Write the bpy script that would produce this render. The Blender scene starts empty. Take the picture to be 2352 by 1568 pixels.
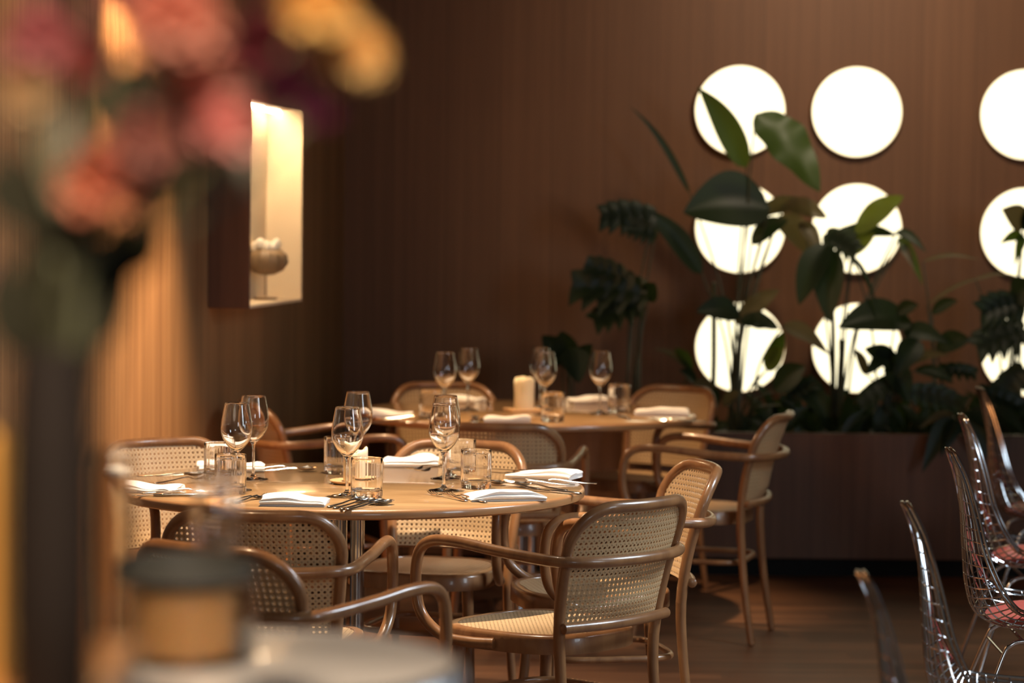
import bpy, bmesh, math, random
from mathutils import Vector, Matrix, noise
random.seed(7)
PI = math.pi
R = math.radians
SC = bpy.context.scene
COL = SC.collection
# ---------------------------------------------------------------- camera
W, H = 2352, 1568
F = 6200.0                      # focal length in pixels (about 95 mm)
EYE = 1.5
PITCH, ROLL = R(2.715), R(0.6)
cam_d = bpy.data.cameras.new('camera')
cam = bpy.data.objects.new('camera', cam_d)
COL.objects.link(cam)
cam_d.sensor_width = 36.0
cam_d.lens = F / W * 36.0
cam_d.clip_start = 0.05
cam_d.clip_end = 100
CM = Matrix.Translation((0, 0, EYE)) @ Matrix.Rotation(PI/2 - PITCH, 4, 'X') @ Matrix.Rotation(ROLL, 4, 'Z')
cam.matrix_world = CM
cam_d.dof.use_dof = True
cam_d.dof.focus_distance = 6.95
cam_d.dof.aperture_fstop = 2.7
SC.camera = cam
# ---------------------------------------------------------------- light
SC.view_settings.view_transform = 'Standard'
SC.view_settings.look = 'None'
SC.view_settings.gamma = 1
SC.view_settings.use_curve_mapping = False
SC.view_settings.exposure = 0.12
wd = bpy.data.worlds.new('world')
SC.world = wd
wd.use_nodes = True
wd.node_tree.nodes['Background'].inputs[0].default_value = (0.80, 0.70, 0.60, 1)
wd.node_tree.nodes['Background'].inputs[1].default_value = 0.085
WARM = (1.0, 0.66, 0.36)
NEUT = (1.0, 0.80, 0.58)
COOL = (0.74, 0.88, 1.0)

def spot(name, loc, target, energy, color, size_deg, blend=0.6, radius=0.05):
    l = bpy.data.lights.new(name, 'SPOT')
    l.energy, l.color, l.spot_size, l.spot_blend, l.shadow_soft_size = energy, color, R(size_deg), blend, radius
    o = bpy.data.objects.new(name, l)
    COL.objects.link(o)
    o.location = loc
    o.rotation_euler = (Vector(target) - Vector(loc)).to_track_quat('-Z', 'Y').to_euler()
    return o

def area(name, loc, target, energy, color, sx, sy, spread=180):
    l = bpy.data.lights.new(name, 'AREA')
    l.spread = R(spread)
    l.energy, l.color, l.shape, l.size, l.size_y = energy, color, 'RECTANGLE', sx, sy
    o = bpy.data.objects.new(name, l)
    COL.objects.link(o)
    o.location = loc
    o.rotation_euler = (Vector(target) - Vector(loc)).to_track_quat('-Z', 'Y').to_euler()
    return o

T1 = Vector((-0.445, 7.41, 0))
T2 = Vector((0.05, 10.2, 0))
spot('table_downlight', (-0.32, 7.2, 2.9), (-0.42, 7.45, 0.75), 600, NEUT, 60, 0.9, 0.04)
spot('table_downlight', (0.15, 9.9, 2.9), (0.08, 10.2, 0.75), 330, WARM, 50, 0.8, 0.04)
spot('wall_washer', (-0.98, 8.6, 3.0), (-1.32, 8.95, 0.9), 2500, WARM, 42, 1.0, 0.05)
spot('wall_washer', (-1.15, 7.4, 3.0), (-1.5, 7.6, 1.3), 60, WARM, 60, 1.0, 0.05)
spot('wall_washer', (1.6, 10.4, 3.0), (1.7, 12.4, 2.3), 85, NEUT, 110, 1.0, 0.1)
spot('aisle_downlight', (-1.0, 5.5, 2.9), (-0.6, 5.65, 0.7), 170, WARM, 36, 0.9, 0.05)
spot('floor_light', (1.9, 8.6, 2.9), (1.4, 8.9, 0), 35, WARM, 60, 0.9, 0.06)
spot('bouquet_fill', (-0.05, 0.2, 2.6), (-0.24, 1.6, 1.55), 430, NEUT, 30, 0.9, 0.05)  # added spot that brightens the bouquet, no fixture of the room
area('roof_window_light', (2.7, 6.9, 3.0), (0.5, 6.9, 0.5), 60, COOL, 0.9, 1.6, 105)
area('window_fill_light', (3.6, 4.2, 1.9), (0.1, 6.6, 0.6), 28, COOL, 0.8, 1.2)
area('window_fill_light', (1.8, -1.5, 2.2), (0.0, 6.0, 0.3), 24, (0.90, 0.95, 1.0), 1.2, 1.0)  # added soft fill from behind the camera, no window modelled

# ---------------------------------------------------------------- helpers
def ray(px, py):
    d = Vector(((px - W/2) / F, -(py - H/2) / F, -1.0))
    return (CM.to_3x3() @ d)

def at(px, py, depth):
    "point on the line of sight through a pixel, at the given distance along Y"
    d = ray(px, py)
    return Vector((0, 0, EYE)) + d * (depth / d.y)

def onz(px, py, z=0.75):
    d = ray(px, py)
    return Vector((0, 0, EYE)) + d * ((z - EYE) / d.z)

class MB:
    def __init__(s):
        s.v, s.f, s.mi = [], [], []
    def add(s, vf, mi=0):
        n = len(s.v)
        s.v += [tuple(p) for p in vf[0]]
        s.f += [tuple(i + n for i in f) for f in vf[1]]
        s.mi += [mi] * len(vf[1])
        return s
    def build(s, name, mat, parent=None, smooth=True, angle=40):
        me = bpy.data.meshes.new(name)
        me.from_pydata(s.v, [], s.f)
        mats = mat if isinstance(mat, (list, tuple)) else [mat]
        for m in mats:
            me.materials.append(m)
        if len(mats) > 1:
            me.polygons.foreach_set('material_index', s.mi)
        bm = bmesh.new()
        bm.from_mesh(me)
        bmesh.ops.recalc_face_normals(bm, faces=bm.faces)
        if smooth:
            a = R(angle)
            for f in bm.faces:
                f.smooth = True
            for e in bm.edges:
                if len(e.link_faces) == 2 and e.calc_face_angle(0) > a:
                    e.smooth = False
        bm.to_mesh(me)
        bm.free()
        o = bpy.data.objects.new(name, me)
        COL.objects.link(o)
        if parent:
            o.parent = parent
        return o

def xf(vf, m):
    return [tuple(m @ Vector(p)) for p in vf[0]], vf[1]

def spline(pts, n=8, closed=False):
    pts = [Vector(p) for p in pts]
    out = []
    m = len(pts)
    rng = m if closed else m - 1
    for i in range(rng):
        if closed:
            a, b, c, d = pts[(i-1) % m], pts[i], pts[(i+1) % m], pts[(i+2) % m]
        else:
            a, b, c, d = pts[max(i-1, 0)], pts[i], pts[i+1], pts[min(i+2, m-1)]
        for k in range(n):
            t = k / n
            out.append(0.5 * ((2*b) + (c-a)*t + (2*a-5*b+4*c-d)*t*t + (3*b-a-3*c+d)*t**3))
    if not closed:
        out.append(pts[-1])
    return out

def tube(pts, r, seg=10, closed=False, cap=True, flat=None):
    pts = [Vector(p) for p in pts]
    n = len(pts)
    rs = r if isinstance(r, (list, tuple)) else [r] * n
    v, f = [], []
    tan = []
    for i in range(n):
        if closed:
            t = pts[(i+1) % n] - pts[i-1]
        else:
            t = pts[min(i+1, n-1)] - pts[max(i-1, 0)]
        tan.append(t.normalized() if t.length > 1e-9 else Vector((0, 0, 1)))
    up = Vector((0, 0, 1)) if abs(tan[0].z) < 0.9 else Vector((1, 0, 0))
    nrm = (up - tan[0] * up.dot(tan[0])).normalized()
    for i in range(n):
        nrm = (nrm - tan[i] * nrm.dot(tan[i])).normalized()
        bn = tan[i].cross(nrm)
        for k in range(seg):
            a = 2*PI*k/seg
            ra, rb = (rs[i], rs[i]) if flat is None else (rs[i] * flat[0], rs[i] * flat[1])
            v.append(pts[i] + nrm * math.cos(a) * ra + bn * math.sin(a) * rb)
    for i in range(n if closed else n - 1):
        j = (i + 1) % n
        for k in range(seg):
            l = (k + 1) % seg
            f.append((i*seg+k, i*seg+l, j*seg+l, j*seg+k))
    if cap and not closed:
        for i, s in ((0, -1), (n-1, 1)):
            c = len(v)
            v.append(pts[i] + tan[i] * s * rs[i] * 0.55)
            for k in range(seg):
                l = (k + 1) % seg
                f.append((i*seg+k, i*seg+l, c))
    return v, f

def lathe(prof, seg=48, mod=None):
    v, f = [], []
    n = len(prof)
    for i, (r, z) in enumerate(prof):
        for k in range(seg):
            a = 2*PI*k/seg
            rr = r * (mod(a, i, z) if mod else 1)
            v.append((rr * math.cos(a), rr * math.sin(a), z))
    for i in range(n-1):
        for k in range(seg):
            l = (k + 1) % seg
            f.append((i*seg+k, i*seg+l, (i+1)*seg+l, (i+1)*seg+k))
    for i in (0, n-1):
        if prof[i][0] > 1e-5:
            f.append(tuple(range(i*seg, (i+1)*seg)))
    return v, f

def box(x0, x1, y0, y1, z0, z1, bev=0.0, bseg=2):
    bm = bmesh.new()
    bmesh.ops.create_cube(bm, size=1)
    for q in bm.verts:
        q.co = Vector(((x0+x1)/2 + q.co.x*(x1-x0), (y0+y1)/2 + q.co.y*(y1-y0), (z0+z1)/2 + q.co.z*(z1-z0)))
    if bev:
        bmesh.ops.bevel(bm, geom=bm.edges[:], offset=bev, segments=bseg, affect='EDGES', profile=0.5)
    bm.verts.index_update()
    vf = [tuple(q.co) for q in bm.verts], [tuple(q.index for q in p.verts) for p in bm.faces]
    bm.free()
    return vf

def empty(name, loc=(0, 0, 0), rz=0.0):
    o = bpy.data.objects.new(name, None)
    COL.objects.link(o)
    o.location = loc
    o.rotation_euler = (0, 0, rz)
    o.empty_display_size = 0.1
    return o

def tag(o, label, cat, group=None, kind=None):
    if label: o['label'] = label
    if cat: o['category'] = cat
    if group: o['group'] = group
    if kind: o['kind'] = kind
    return o

def struct(o, label=None):
    o['kind'] = 'structure'
    if label: o['label'] = label
    return o

KIDS = {}
def copy_thing(root, loc, rz, label, group=None):
    r = root.copy()
    COL.objects.link(r)
    r.location = loc
    r.rotation_euler = (0, 0, rz)
    r['label'] = label
    if group: r['group'] = group
    for ch in list(root.children):
        c = ch.copy()
        COL.objects.link(c)
        c.parent = r
        for g in list(ch.children):
            e = g.copy()
            COL.objects.link(e)
            e.parent = c
    return r

# ---------------------------------------------------------------- materials
def nt(name):
    m = bpy.data.materials.new(name)
    m.use_nodes = True
    t = m.node_tree
    return m, t, t.nodes['Principled BSDF']

def flat_mat(name, col, rough=0.5, metal=0.0, trans=0.0, ior=1.45, coat=0.0, noise_amt=0.0, nscale=20, bump=0.0, bscale=60, sheen=0.0, sss=0.0):
    m, t, b = nt(name)
    b.inputs['Base Color'].default_value = (*col, 1)
    b.inputs['Roughness'].default_value = rough
    b.inputs['Metallic'].default_value = metal
    b.inputs['Transmission Weight'].default_value = trans
    b.inputs['IOR'].default_value = ior
    b.inputs['Coat Weight'].default_value = coat
    b.inputs['Sheen Weight'].default_value = sheen
    if sss:
        b.inputs['Subsurface Weight'].default_value = sss
        b.inputs['Subsurface Radius'].default_value = (0.02, 0.01, 0.005)
    tc = t.nodes.new('ShaderNodeTexCoord')
    if noise_amt:
        n = t.nodes.new('ShaderNodeTexNoise')
        n.inputs['Scale'].default_value = nscale
        n.inputs['Detail'].default_value = 4
        t.links.new(tc.outputs['Object'], n.inputs['Vector'])
        mx = t.nodes.new('ShaderNodeMix')
        mx.data_type = 'RGBA'
        mx.inputs['A'].default_value = (*[c*(1-noise_amt) for c in col], 1)
        mx.inputs['B'].default_value = (*[min(1, c*(1+noise_amt)) for c in col], 1)
        t.links.new(n.outputs['Fac'], mx.inputs['Factor'])
        t.links.new(mx.outputs['Result'], b.inputs['Base Color'])
    if bump:
        n2 = t.nodes.new('ShaderNodeTexNoise')
        n2.inputs['Scale'].default_value = bscale
        t.links.new(tc.outputs['Object'], n2.inputs['Vector'])
        bp = t.nodes.new('ShaderNodeBump')
        bp.inputs['Strength'].default_value = bump
        bp.inputs['Distance'].default_value = 0.01
        t.links.new(n2.outputs['Fac'], bp.inputs['Height'])
        t.links.new(bp.outputs['Normal'], b.inputs['Normal'])
    return m

def wood(name, c1, c2, grain=(14, 14, 0.8), rough=0.4, coat=0.0, plank=None, plank_axis='X', plank_var=0.25, seam=0.006, bump=0.06, contrast=(0.35, 0.68), row=None):
    "streaky wood; plank = width of the boards, row = board length (staggered)"
    m, t, b = nt(name)
    N, L = t.nodes, t.links
    tc = N.new('ShaderNodeTexCoord')
    mp = N.new('ShaderNodeMapping')
    mp.inputs['Scale'].default_value = grain
    L.new(tc.outputs['Object'], mp.inputs['Vector'])
    n = N.new('ShaderNodeTexNoise')
    n.inputs['Scale'].default_value = 1.0
    n.inputs['Detail'].default_value = 7
    n.inputs['Roughness'].default_value = 0.62
    n.inputs['Distortion'].default_value = 0.5
    src = mp.outputs['Vector']
    rnd = None
    if plank:
        sx = N.new('ShaderNodeSeparateXYZ')
        L.new(tc.outputs['Object'], sx.inputs[0])
        dv = N.new('ShaderNodeMath'); dv.operation = 'DIVIDE'; dv.inputs[1].default_value = plank
        L.new(sx.outputs[plank_axis], dv.inputs[0])
        fl = N.new('ShaderNodeMath'); fl.operation = 'FLOOR'
        L.new(dv.outputs[0], fl.inputs[0])
        fr = N.new('ShaderNodeMath'); fr.operation = 'FRACT'
        L.new(dv.outputs[0], fr.inputs[0])
        wn = N.new('ShaderNodeTexWhiteNoise'); wn.noise_dimensions = '2D'
        cb = N.new('ShaderNodeCombineXYZ')
        L.new(fl.outputs[0], cb.inputs[0])
        if row:
            other = 'Y' if plank_axis == 'X' else 'X'
            m1 = N.new('ShaderNodeMath'); m1.operation = 'MULTIPLY_ADD'; m1.inputs[1].default_value = 0.37; 
            L.new(fl.outputs[0], m1.inputs[0])
            d2 = N.new('ShaderNodeMath'); d2.operation = 'DIVIDE'; d2.inputs[1].default_value = row
            L.new(sx.outputs[other], d2.inputs[0])
            L.new(d2.outputs[0], m1.inputs[2])
            f2 = N.new('ShaderNodeMath'); f2.operation = 'FLOOR'
            L.new(m1.outputs[0], f2.inputs[0])
            L.new(f2.outputs[0], cb.inputs[1])
        L.new(cb.outputs[0], wn.inputs['Vector'])
        rnd = wn.outputs['Value']
        ad = N.new('ShaderNodeVectorMath'); ad.operation = 'ADD'
        sc = N.new('ShaderNodeVectorMath'); sc.operation = 'SCALE'; sc.inputs['Scale'].default_value = 37
        L.new(wn.outputs['Color'], sc.inputs[0])
        L.new(mp.outputs['Vector'], ad.inputs[0]); L.new(sc.outputs[0], ad.inputs[1])
        src = ad.outputs[0]
    L.new(src, n.inputs['Vector'])
    cr = N.new('ShaderNodeValToRGB')
    cr.color_ramp.elements[0].position = contrast[0]
    cr.color_ramp.elements[1].position = contrast[1]
    cr.color_ramp.elements[0].color = (*c1, 1)
    cr.color_ramp.elements[1].color = (*c2, 1)
    L.new(n.outputs['Fac'], cr.inputs[0])
    out = cr.outputs[0]
    if plank:
        hs = N.new('ShaderNodeHueSaturation')
        mr = N.new('ShaderNodeMapRange')
        mr.inputs['To Min'].default_value = 1 - plank_var
        mr.inputs['To Max'].default_value = 1 + plank_var
        L.new(rnd, mr.inputs['Value'])
        L.new(mr.outputs[0], hs.inputs['Value'])
        L.new(out, hs.inputs['Color'])
        lt = N.new('ShaderNodeMath'); lt.operation = 'LESS_THAN'; lt.inputs[1].default_value = seam / plank
        L.new(fr.outputs[0], lt.inputs[0])
        mx = N.new('ShaderNodeMix'); mx.data_type = 'RGBA'
        L.new(lt.outputs[0], mx.inputs['Factor'])
        L.new(hs.outputs[0], mx.inputs['A'])
        mx.inputs['B'].default_value = (*[c*0.7 for c in c1], 1)
        out = mx.outputs['Result']
    L.new(out, b.inputs['Base Color'])
    b.inputs['Roughness'].default_value = rough
    b.inputs['Coat Weight'].default_value = coat
    b.inputs['Coat Roughness'].default_value = 0.07
    if bump:
        bp = N.new('ShaderNodeBump')
        bp.inputs['Strength'].default_value = bump
        bp.inputs['Distance'].default_value = 0.004
        L.new(n.outputs['Fac'], bp.inputs['Height'])
        L.new(bp.outputs['Normal'], b.inputs['Normal'])
    return m

def cane_mat(name, col, pitch=0.0138):
    "strand lines of woven cane: two straight sets and two diagonal ones"
    m, t, b = nt(name)
    N, L = t.nodes, t.links
    uv = N.new('ShaderNodeUVMap')
    hs = []
    for ang, sc in ((0, 2.0), (90, 2.0), (45, 1.414), (-45, 1.414)):
        mp = N.new('ShaderNodeMapping')
        mp.inputs['Rotation'].default_value = (0, 0, R(ang))
        L.new(uv.outputs[0], mp.inputs['Vector'])
        wv = N.new('ShaderNodeTexWave')
        wv.wave_profile = 'SIN'
        wv.inputs['Scale'].default_value = sc * 2 * PI / 20 / 1.0
        L.new(mp.outputs[0], wv.inputs['Vector'])
        hs.append(wv.outputs['Fac'])
    mx = None
    for h in hs:
        if mx is None:
            mx = h
        else:
            a = N.new('ShaderNodeMath'); a.operation = 'MAXIMUM'
            L.new(mx, a.inputs[0]); L.new(h, a.inputs[1])
            mx = a.outputs[0]
    cr = N.new('ShaderNodeValToRGB')
    cr.color_ramp.elements[0].position = 0.55
    cr.color_ramp.elements[0].color = (*[c * 0.72 for c in col], 1)
    cr.color_ramp.elements[1].position = 0.95
    cr.color_ramp.elements[1].color = (*col, 1)
    L.new(mx, cr.inputs[0])
    L.new(cr.outputs[0], b.inputs['Base Color'])
    bp = N.new('ShaderNodeBump')
    bp.inputs['Strength'].default_value = 0.5
    bp.inputs['Distance'].default_value = 0.002
    L.new(mx, bp.inputs['Height'])
    L.new(bp.outputs[0], b.inputs['Normal'])
    b.inputs['Roughness'].default_value = 0.42
    return m

def leaf_mat(name, col, tcol, tw=0.35):
    m, t, b = nt(name)
    N, L = t.nodes, t.links
    tc = N.new('ShaderNodeTexCoord')
    n = N.new('ShaderNodeTexNoise'); n.inputs['Scale'].default_value = 9
    L.new(tc.outputs['Object'], n.inputs['Vector'])
    mx = N.new('ShaderNodeMix'); mx.data_type = 'RGBA'
    mx.inputs['A'].default_value = (*[c*0.7 for c in col], 1)
    mx.inputs['B'].default_value = (*[c*1.3 for c in col], 1)
    L.new(n.outputs['Fac'], mx.inputs['Factor'])
    L.new(mx.outputs['Result'], b.inputs['Base Color'])
    b.inputs['Roughness'].default_value = 0.45
    tr = N.new('ShaderNodeBsdfTranslucent')
    tr.inputs[0].default_value = (*tcol, 1)
    ms = N.new('ShaderNodeMixShader')
    ms.inputs[0].default_value = tw
    L.new(b.outputs[0], ms.inputs[1]); L.new(tr.outputs[0], ms.inputs[2])
    L.new(ms.outputs[0], N['Material Output'].inputs['Surface'])
    return m

def emit_mat(name, col, strength):
    m, t, b = nt(name)
    b.inputs['Base Color'].default_value = (0.8, 0.75, 0.65, 1)
    b.inputs['Emission Color'].default_value = (*col, 1)
    b.inputs['Emission Strength'].default_value = strength
    b.inputs['Roughness'].default_value = 0.5
    return m

WALLWOOD = wood('wall_veneer', (0.185, 0.082, 0.036), (0.245, 0.112, 0.050), grain=(34, 34, 0.55), rough=0.6, plank=0.24, plank_var=0.07, seam=0.003, contrast=(0.3, 0.72))
LWALLWOOD = wood('left_wall_veneer', (0.20, 0.095, 0.038), (0.36, 0.19, 0.080), grain=(26, 26, 0.5), rough=0.5, plank=0.16, plank_var=0.14, seam=0.003, contrast=(0.3, 0.72))
FLOORWOOD = wood('floor_boards', (0.12, 0.050, 0.022), (0.20, 0.092, 0.042), grain=(1.2, 22, 1), rough=0.5, plank=0.11, plank_axis='Y', plank_var=0.3, seam=0.003, row=0.9)
BENT = wood('bentwood', (0.22, 0.096, 0.040), (0.36, 0.170, 0.068), grain=(18, 18, 5), rough=0.3, coat=0.35, bump=0.0)
TOPWOOD = wood('table_veneer', (0.24, 0.130, 0.052), (0.50, 0.305, 0.145), grain=(4, 14, 3), rough=0.3, coat=1.0, bump=0.0, contrast=(0.25, 0.75))
EDGEWOOD = wood('table_edge', (0.34, 0.16, 0.065), (0.46, 0.235, 0.10), grain=(6, 6, 40), rough=0.3, coat=0.5, bump=0.0)
CANE = cane_mat('cane', (0.58, 0.38, 0.20))
CANEBIT = flat_mat('cane_binding', (0.50, 0.32, 0.16), 0.45, noise_amt=0.2, nscale=200)
CHROME = flat_mat('chrome', (0.62, 0.63, 0.65), 0.12, 1.0)
STEEL = flat_mat('cutlery_steel', (0.72, 0.71, 0.70), 0.16, 1.0)
GLASS = flat_mat('clear_glass', (1, 1, 1), 0.0, 0, 1.0, 1.47)
LINEN = flat_mat('white_linen', (0.86, 0.83, 0.79), 0.85, bump=0.25, bscale=900, sheen=0.2)
WAX = flat_mat('candle_wax', (0.86, 0.74, 0.52), 0.45, sss=0.3, noise_amt=0.05)
WICK = flat_mat('wick', (0.02, 0.015, 0.01), 0.9)
DISHM = flat_mat('wooden_coaster', (0.50, 0.30, 0.15), 0.45, noise_amt=0.2, nscale=30)
DARK = flat_mat('black_plinth', (0.012, 0.012, 0.012), 0.9, noise_amt=0.2)
SOIL = flat_mat('soil', (0.02, 0.013, 0.008), 0.95, noise_amt=0.5, bump=0.8, bscale=40)
RED = flat_mat('red_leather', (0.62, 0.10, 0.075), 0.42, noise_amt=0.1, nscale=40, bump=0.1)
LAMP = emit_mat('lamp_diffuser', (1.0, 0.90, 0.58), 1.75)
LRIM = flat_mat('lamp_rim', (0.35, 0.22, 0.12), 0.4)
NICHE = flat_mat('niche_plaster', (0.80, 0.65, 0.46), 0.7, noise_amt=0.06, nscale=3)
NWOOD = wood('niche_wood', (0.09, 0.038, 0.022), (0.14, 0.062, 0.034), grain=(20, 20, 0.8), rough=0.5)
SHELLM = flat_mat('shell_ornament', (0.24, 0.16, 0.09), 0.5, noise_amt=0.5, nscale=18)
SHELLW = flat_mat('shell_crest', (0.85, 0.78, 0.66), 0.5, noise_amt=0.1)
CEIL = flat_mat('ceiling_paint', (0.10, 0.07, 0.05), 0.8, noise_amt=0.1)
STONE = flat_mat('pale_table_top', (0.74, 0.68, 0.63), 0.28, noise_amt=0.12, nscale=9, coat=0.3)
BLACKGL = flat_mat('dark_vase_glaze', (0.011, 0.0075, 0.006), 0.6, noise_amt=0.2)
BLACKGL.node_tree.nodes['Principled BSDF'].inputs['Specular IOR Level'].default_value = 0.12
SMOKE = flat_mat('smoked_glass', (0.88, 0.85, 0.80), 0.02, 0, 1.0, 1.2)
AMBER = flat_mat('amber_wax', (0.66, 0.36, 0.15), 0.5, sss=0.2, noise_amt=0.15)
BRASS = flat_mat('brass', (0.80, 0.40, 0.10), 0.4, 1.0)
COUNTER = wood('counter_wood', (0.36, 0.15, 0.05), (0.52, 0.24, 0.09), grain=(2, 14, 2), rough=0.35, coat=0.2)
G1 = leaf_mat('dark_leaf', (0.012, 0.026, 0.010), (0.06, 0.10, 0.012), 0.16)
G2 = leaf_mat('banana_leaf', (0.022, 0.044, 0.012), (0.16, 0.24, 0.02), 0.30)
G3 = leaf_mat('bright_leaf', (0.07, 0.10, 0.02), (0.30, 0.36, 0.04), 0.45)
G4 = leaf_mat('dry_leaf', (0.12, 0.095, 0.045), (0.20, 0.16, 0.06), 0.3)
STEM = flat_mat('plant_stem', (0.055, 0.055, 0.022), 0.5, noise_amt=0.3)

# ---------------------------------------------------------------- the room
WD = 12.3                                                        # back wall
o = MB().add(box(-5, 6, -1.0, WD + 0.3, -0.05, 0)).build('floor', FLOORWOOD, smooth=False); struct(o, 'dark reddish brown wooden floor')
o = MB().add(box(0, 7.5, 0, 0.12, 0, 3.1)).build('wall_back', WALLWOOD, smooth=False); struct(o, 'back wall clad in dark brown vertical wood veneer')
CORN = at(790, 600, WD)
CX = CORN.x
o.location = (CX - 0.5, WD, 0)
WANG = R(7.9)
wl = MB().add(box(0, 11.5, 0, 0.12, 0, 3.1)).build('wall_left', LWALLWOOD, smooth=False); struct(wl, 'left wall of honey brown wood veneer')
# local +x of the left wall runs from the corner towards the camera; local +y points out of the room
WU = Vector((-math.sin(WANG), -math.cos(WANG), 0))               # along the wall, towards the camera
WN = Vector((-math.cos(WANG), math.sin(WANG), 0))                # out of the room
wl.matrix_world = Matrix(((WU.x, WN.x, 0, CX), (WU.y, WN.y, 0, WD), (0, 0, 1, 0), (0, 0, 0, 1)))
o = MB().add(box(-3.2, 6, 3.5, WD, 3.1, 3.2)).build('ceiling', CEIL, smooth=False); struct(o)
o = MB().add(box(5.2, 5.3, 4.5, WD, 0, 3.1)).build('wall_right', WALLWOOD, smooth=False); struct(o)

def wall_pt(s, out=0.0, z=0.0):
    "s = distance from the corner along the left wall, out = distance into the room"
    p = Vector((CX, WD, 0)) + WU * s - WN * out
    p.z = z
    return p

# lit display box standing out of the left wall
nb = empty('display_niche')
tag(nb, 'lit display niche box with dark wooden side standing out of the left wall', 'display niche')
s_near, s_far = (WD - 9.84) / math.cos(WANG), (WD - 10.72) / math.cos(WANG)
nb.location = wall_pt((s_near + s_far) / 2, 0, 1.144)
nb.rotation_euler = (0, 0, math.atan2(WU.y, WU.x))
HL = (s_near - s_far) / 2
ND = 0.155                                                       # depth of the box (local -y is out of the room? see sign)
# local x runs to the camera; local y = z cross x ; into the room:
yl = Vector((-WU.y, WU.x, 0))
sg = 1 if yl.dot(-WN) > 0 else -1
def nbx(x0, x1, d0, d1, z0, z1, bev=0.002):
    a, c = sorted((d0*sg, d1*sg))
    return box(x0, x1, a, c, z0, z1, bev)
TK = 0.012
NH = 0.77
MB().add(nbx(HL - TK, HL, 0, ND, 0, NH)).build('side_panel', NWOOD, nb, False)
MB().add(nbx(-HL, -HL + TK, 0, ND, 0, NH)).build('side_panel', NICHE, nb, False)
MB().add(nbx(-HL + TK, HL - TK, 0, ND, 0, TK)).build('bottom_panel', NICHE, nb, False)
MB().add(nbx(-HL + TK, HL - TK, 0, ND, NH - TK, NH)).build('top_panel', NWOOD, nb, False)
MB().add(nbx(-HL + TK, HL - TK, 0.002, 0.012, TK, NH - TK)).build('back_panel', NICHE, nb, False)
strip = MB().add(nbx(-HL + 0.03, HL - 0.03, 0.05, 0.075, NH - 0.03, NH - 0.013)).build('light_strip', emit_mat('niche_light', (1.0, 0.76, 0.46), 85), nb, False)

def mk_ornament():
    r = empty('shell_ornament', (0, 0, 0))
    tag(r, 'brown shell ornament with a white crest inside the lit niche', 'ornament')
    m = MB()
    v, f = lathe([(0.0, -0.062), (0.03, -0.058), (0.06, -0.042), (0.078, -0.012), (0.074, 0.018), (0.05, 0.04), (0.0, 0.045)], 40,
                 lambda a, i, z: 1 + 0.045*math.cos(14*a) + 0.08*math.cos(a))
    m.add((v, f)).build('shell', SHELLM, r)
    c = MB()
    for k in range(9):
        a = 2*PI*k/9
        c.add(xf(lathe([(0, -0.022), (0.016, -0.012), (0.02, 0.004), (0.012, 0.02), (0, 0.026)], 10), Matrix.Translation((0.04*math.cos(a), 0.034*math.sin(a), 0.05 + 0.008*math.cos(3*a)))))
    c.build('crest', SHELLW, r)
    MB().add(tube([(0, 0, -0.14), (0, 0, -0.055)], 0.004, 8)).add(lathe([(0, -0.155), (0.045, -0.155), (0.045, -0.147), (0.0, -0.143)], 24)).build('stand', LRIM, r)
    return r
orn = mk_ornament()
p = at(607, 588, 10.45)
orn.location = (p.x + 0.006, p.y, p.z)
orn.location.z = 1.144 + TK + 0.156
orn.rotation_euler = (0, 0, 0)

# ---------------------------------------------------------------- planter and round lamps
pl = empty('planter_box', (1.0, 11.2, 0))
tag(pl, 'long dark wooden planter trough on a black plinth along the back wall', 'planter')
PW0, PW1 = CX + 0.25 - 1.0, 5.15 - 1.0
PLWOOD = wood('planter_wood', (0.125, 0.052, 0.024), (0.18, 0.080, 0.038), grain=(26, 26, 0.8), rough=0.5, plank=0.42, plank_var=0.08, seam=0.003)
MB().add(box(PW0, PW1, 0, 0.04, 0.075, 0.60, 0.003)).build('front_panel', PLWOOD, pl, False)
MB().add(box(PW0, PW0 + 0.04, 0.041, 1.09, 0.075, 0.60, 0.003)).build('side_panel', PLWOOD, pl, False)
MB().add(box(PW0 + 0.05, PW1, 0.03, 1.05, 0.0, 0.074)).build('plinth', DARK, pl, False)
MB().add(box(PW0 + 0.041, PW1, 0.041, 1.09, 0.09, 0.55)).build('soil', SOIL, pl, False)

def mk_lamp():
    r = empty('wall_lamp')
    rad = 0.2085
    MB().add(lathe([(rad*0.98, 0.0), (rad*1.0, 0.0), (rad*1.0, 0.035), (rad*0.985, 0.04), (rad*0.97, 0.038), (rad*0.97, 0.0)], 96)).build('rim', LRIM, r)
    MB().add(lathe([(rad*0.965, 0.004), (rad*0.965, 0.034), (rad*0.9, 0.043), (rad*0.7, 0.052), (rad*0.4, 0.058), (0, 0.06)], 96)).build('diffuser', LAMP, r)
    for c in r.children:
        c.rotation_euler = (PI/2, 0, 0)
    return r
lamp0 = mk_lamp()
tag(lamp0, 'x', 'wall lamp', 'round glowing wall lamps above the planter')
names = [['top left of the nine round glowing wall lamps, crossed by two leaves', 'top middle round glowing wall lamp with nothing in front of it', 'top right round glowing wall lamp, cut by the photo edge'],
         ['round glowing wall lamp half hidden by a big dark leaf, left column', 'round glowing wall lamp behind an upright light green leaf, middle column', 'round glowing wall lamp with a hand shaped leaf in front, right edge'],
         ['lowest round glowing wall lamp of the left column, behind thin stems', 'lowest round glowing wall lamp of the middle column, behind a dark oval leaf', 'lowest round glowing wall lamp at the right edge, behind split leaves']]
lx, ly = [1700, 1968, 2355], [[254, 257, 263], [524, 525, 534], [797, 799, 806]]
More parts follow.
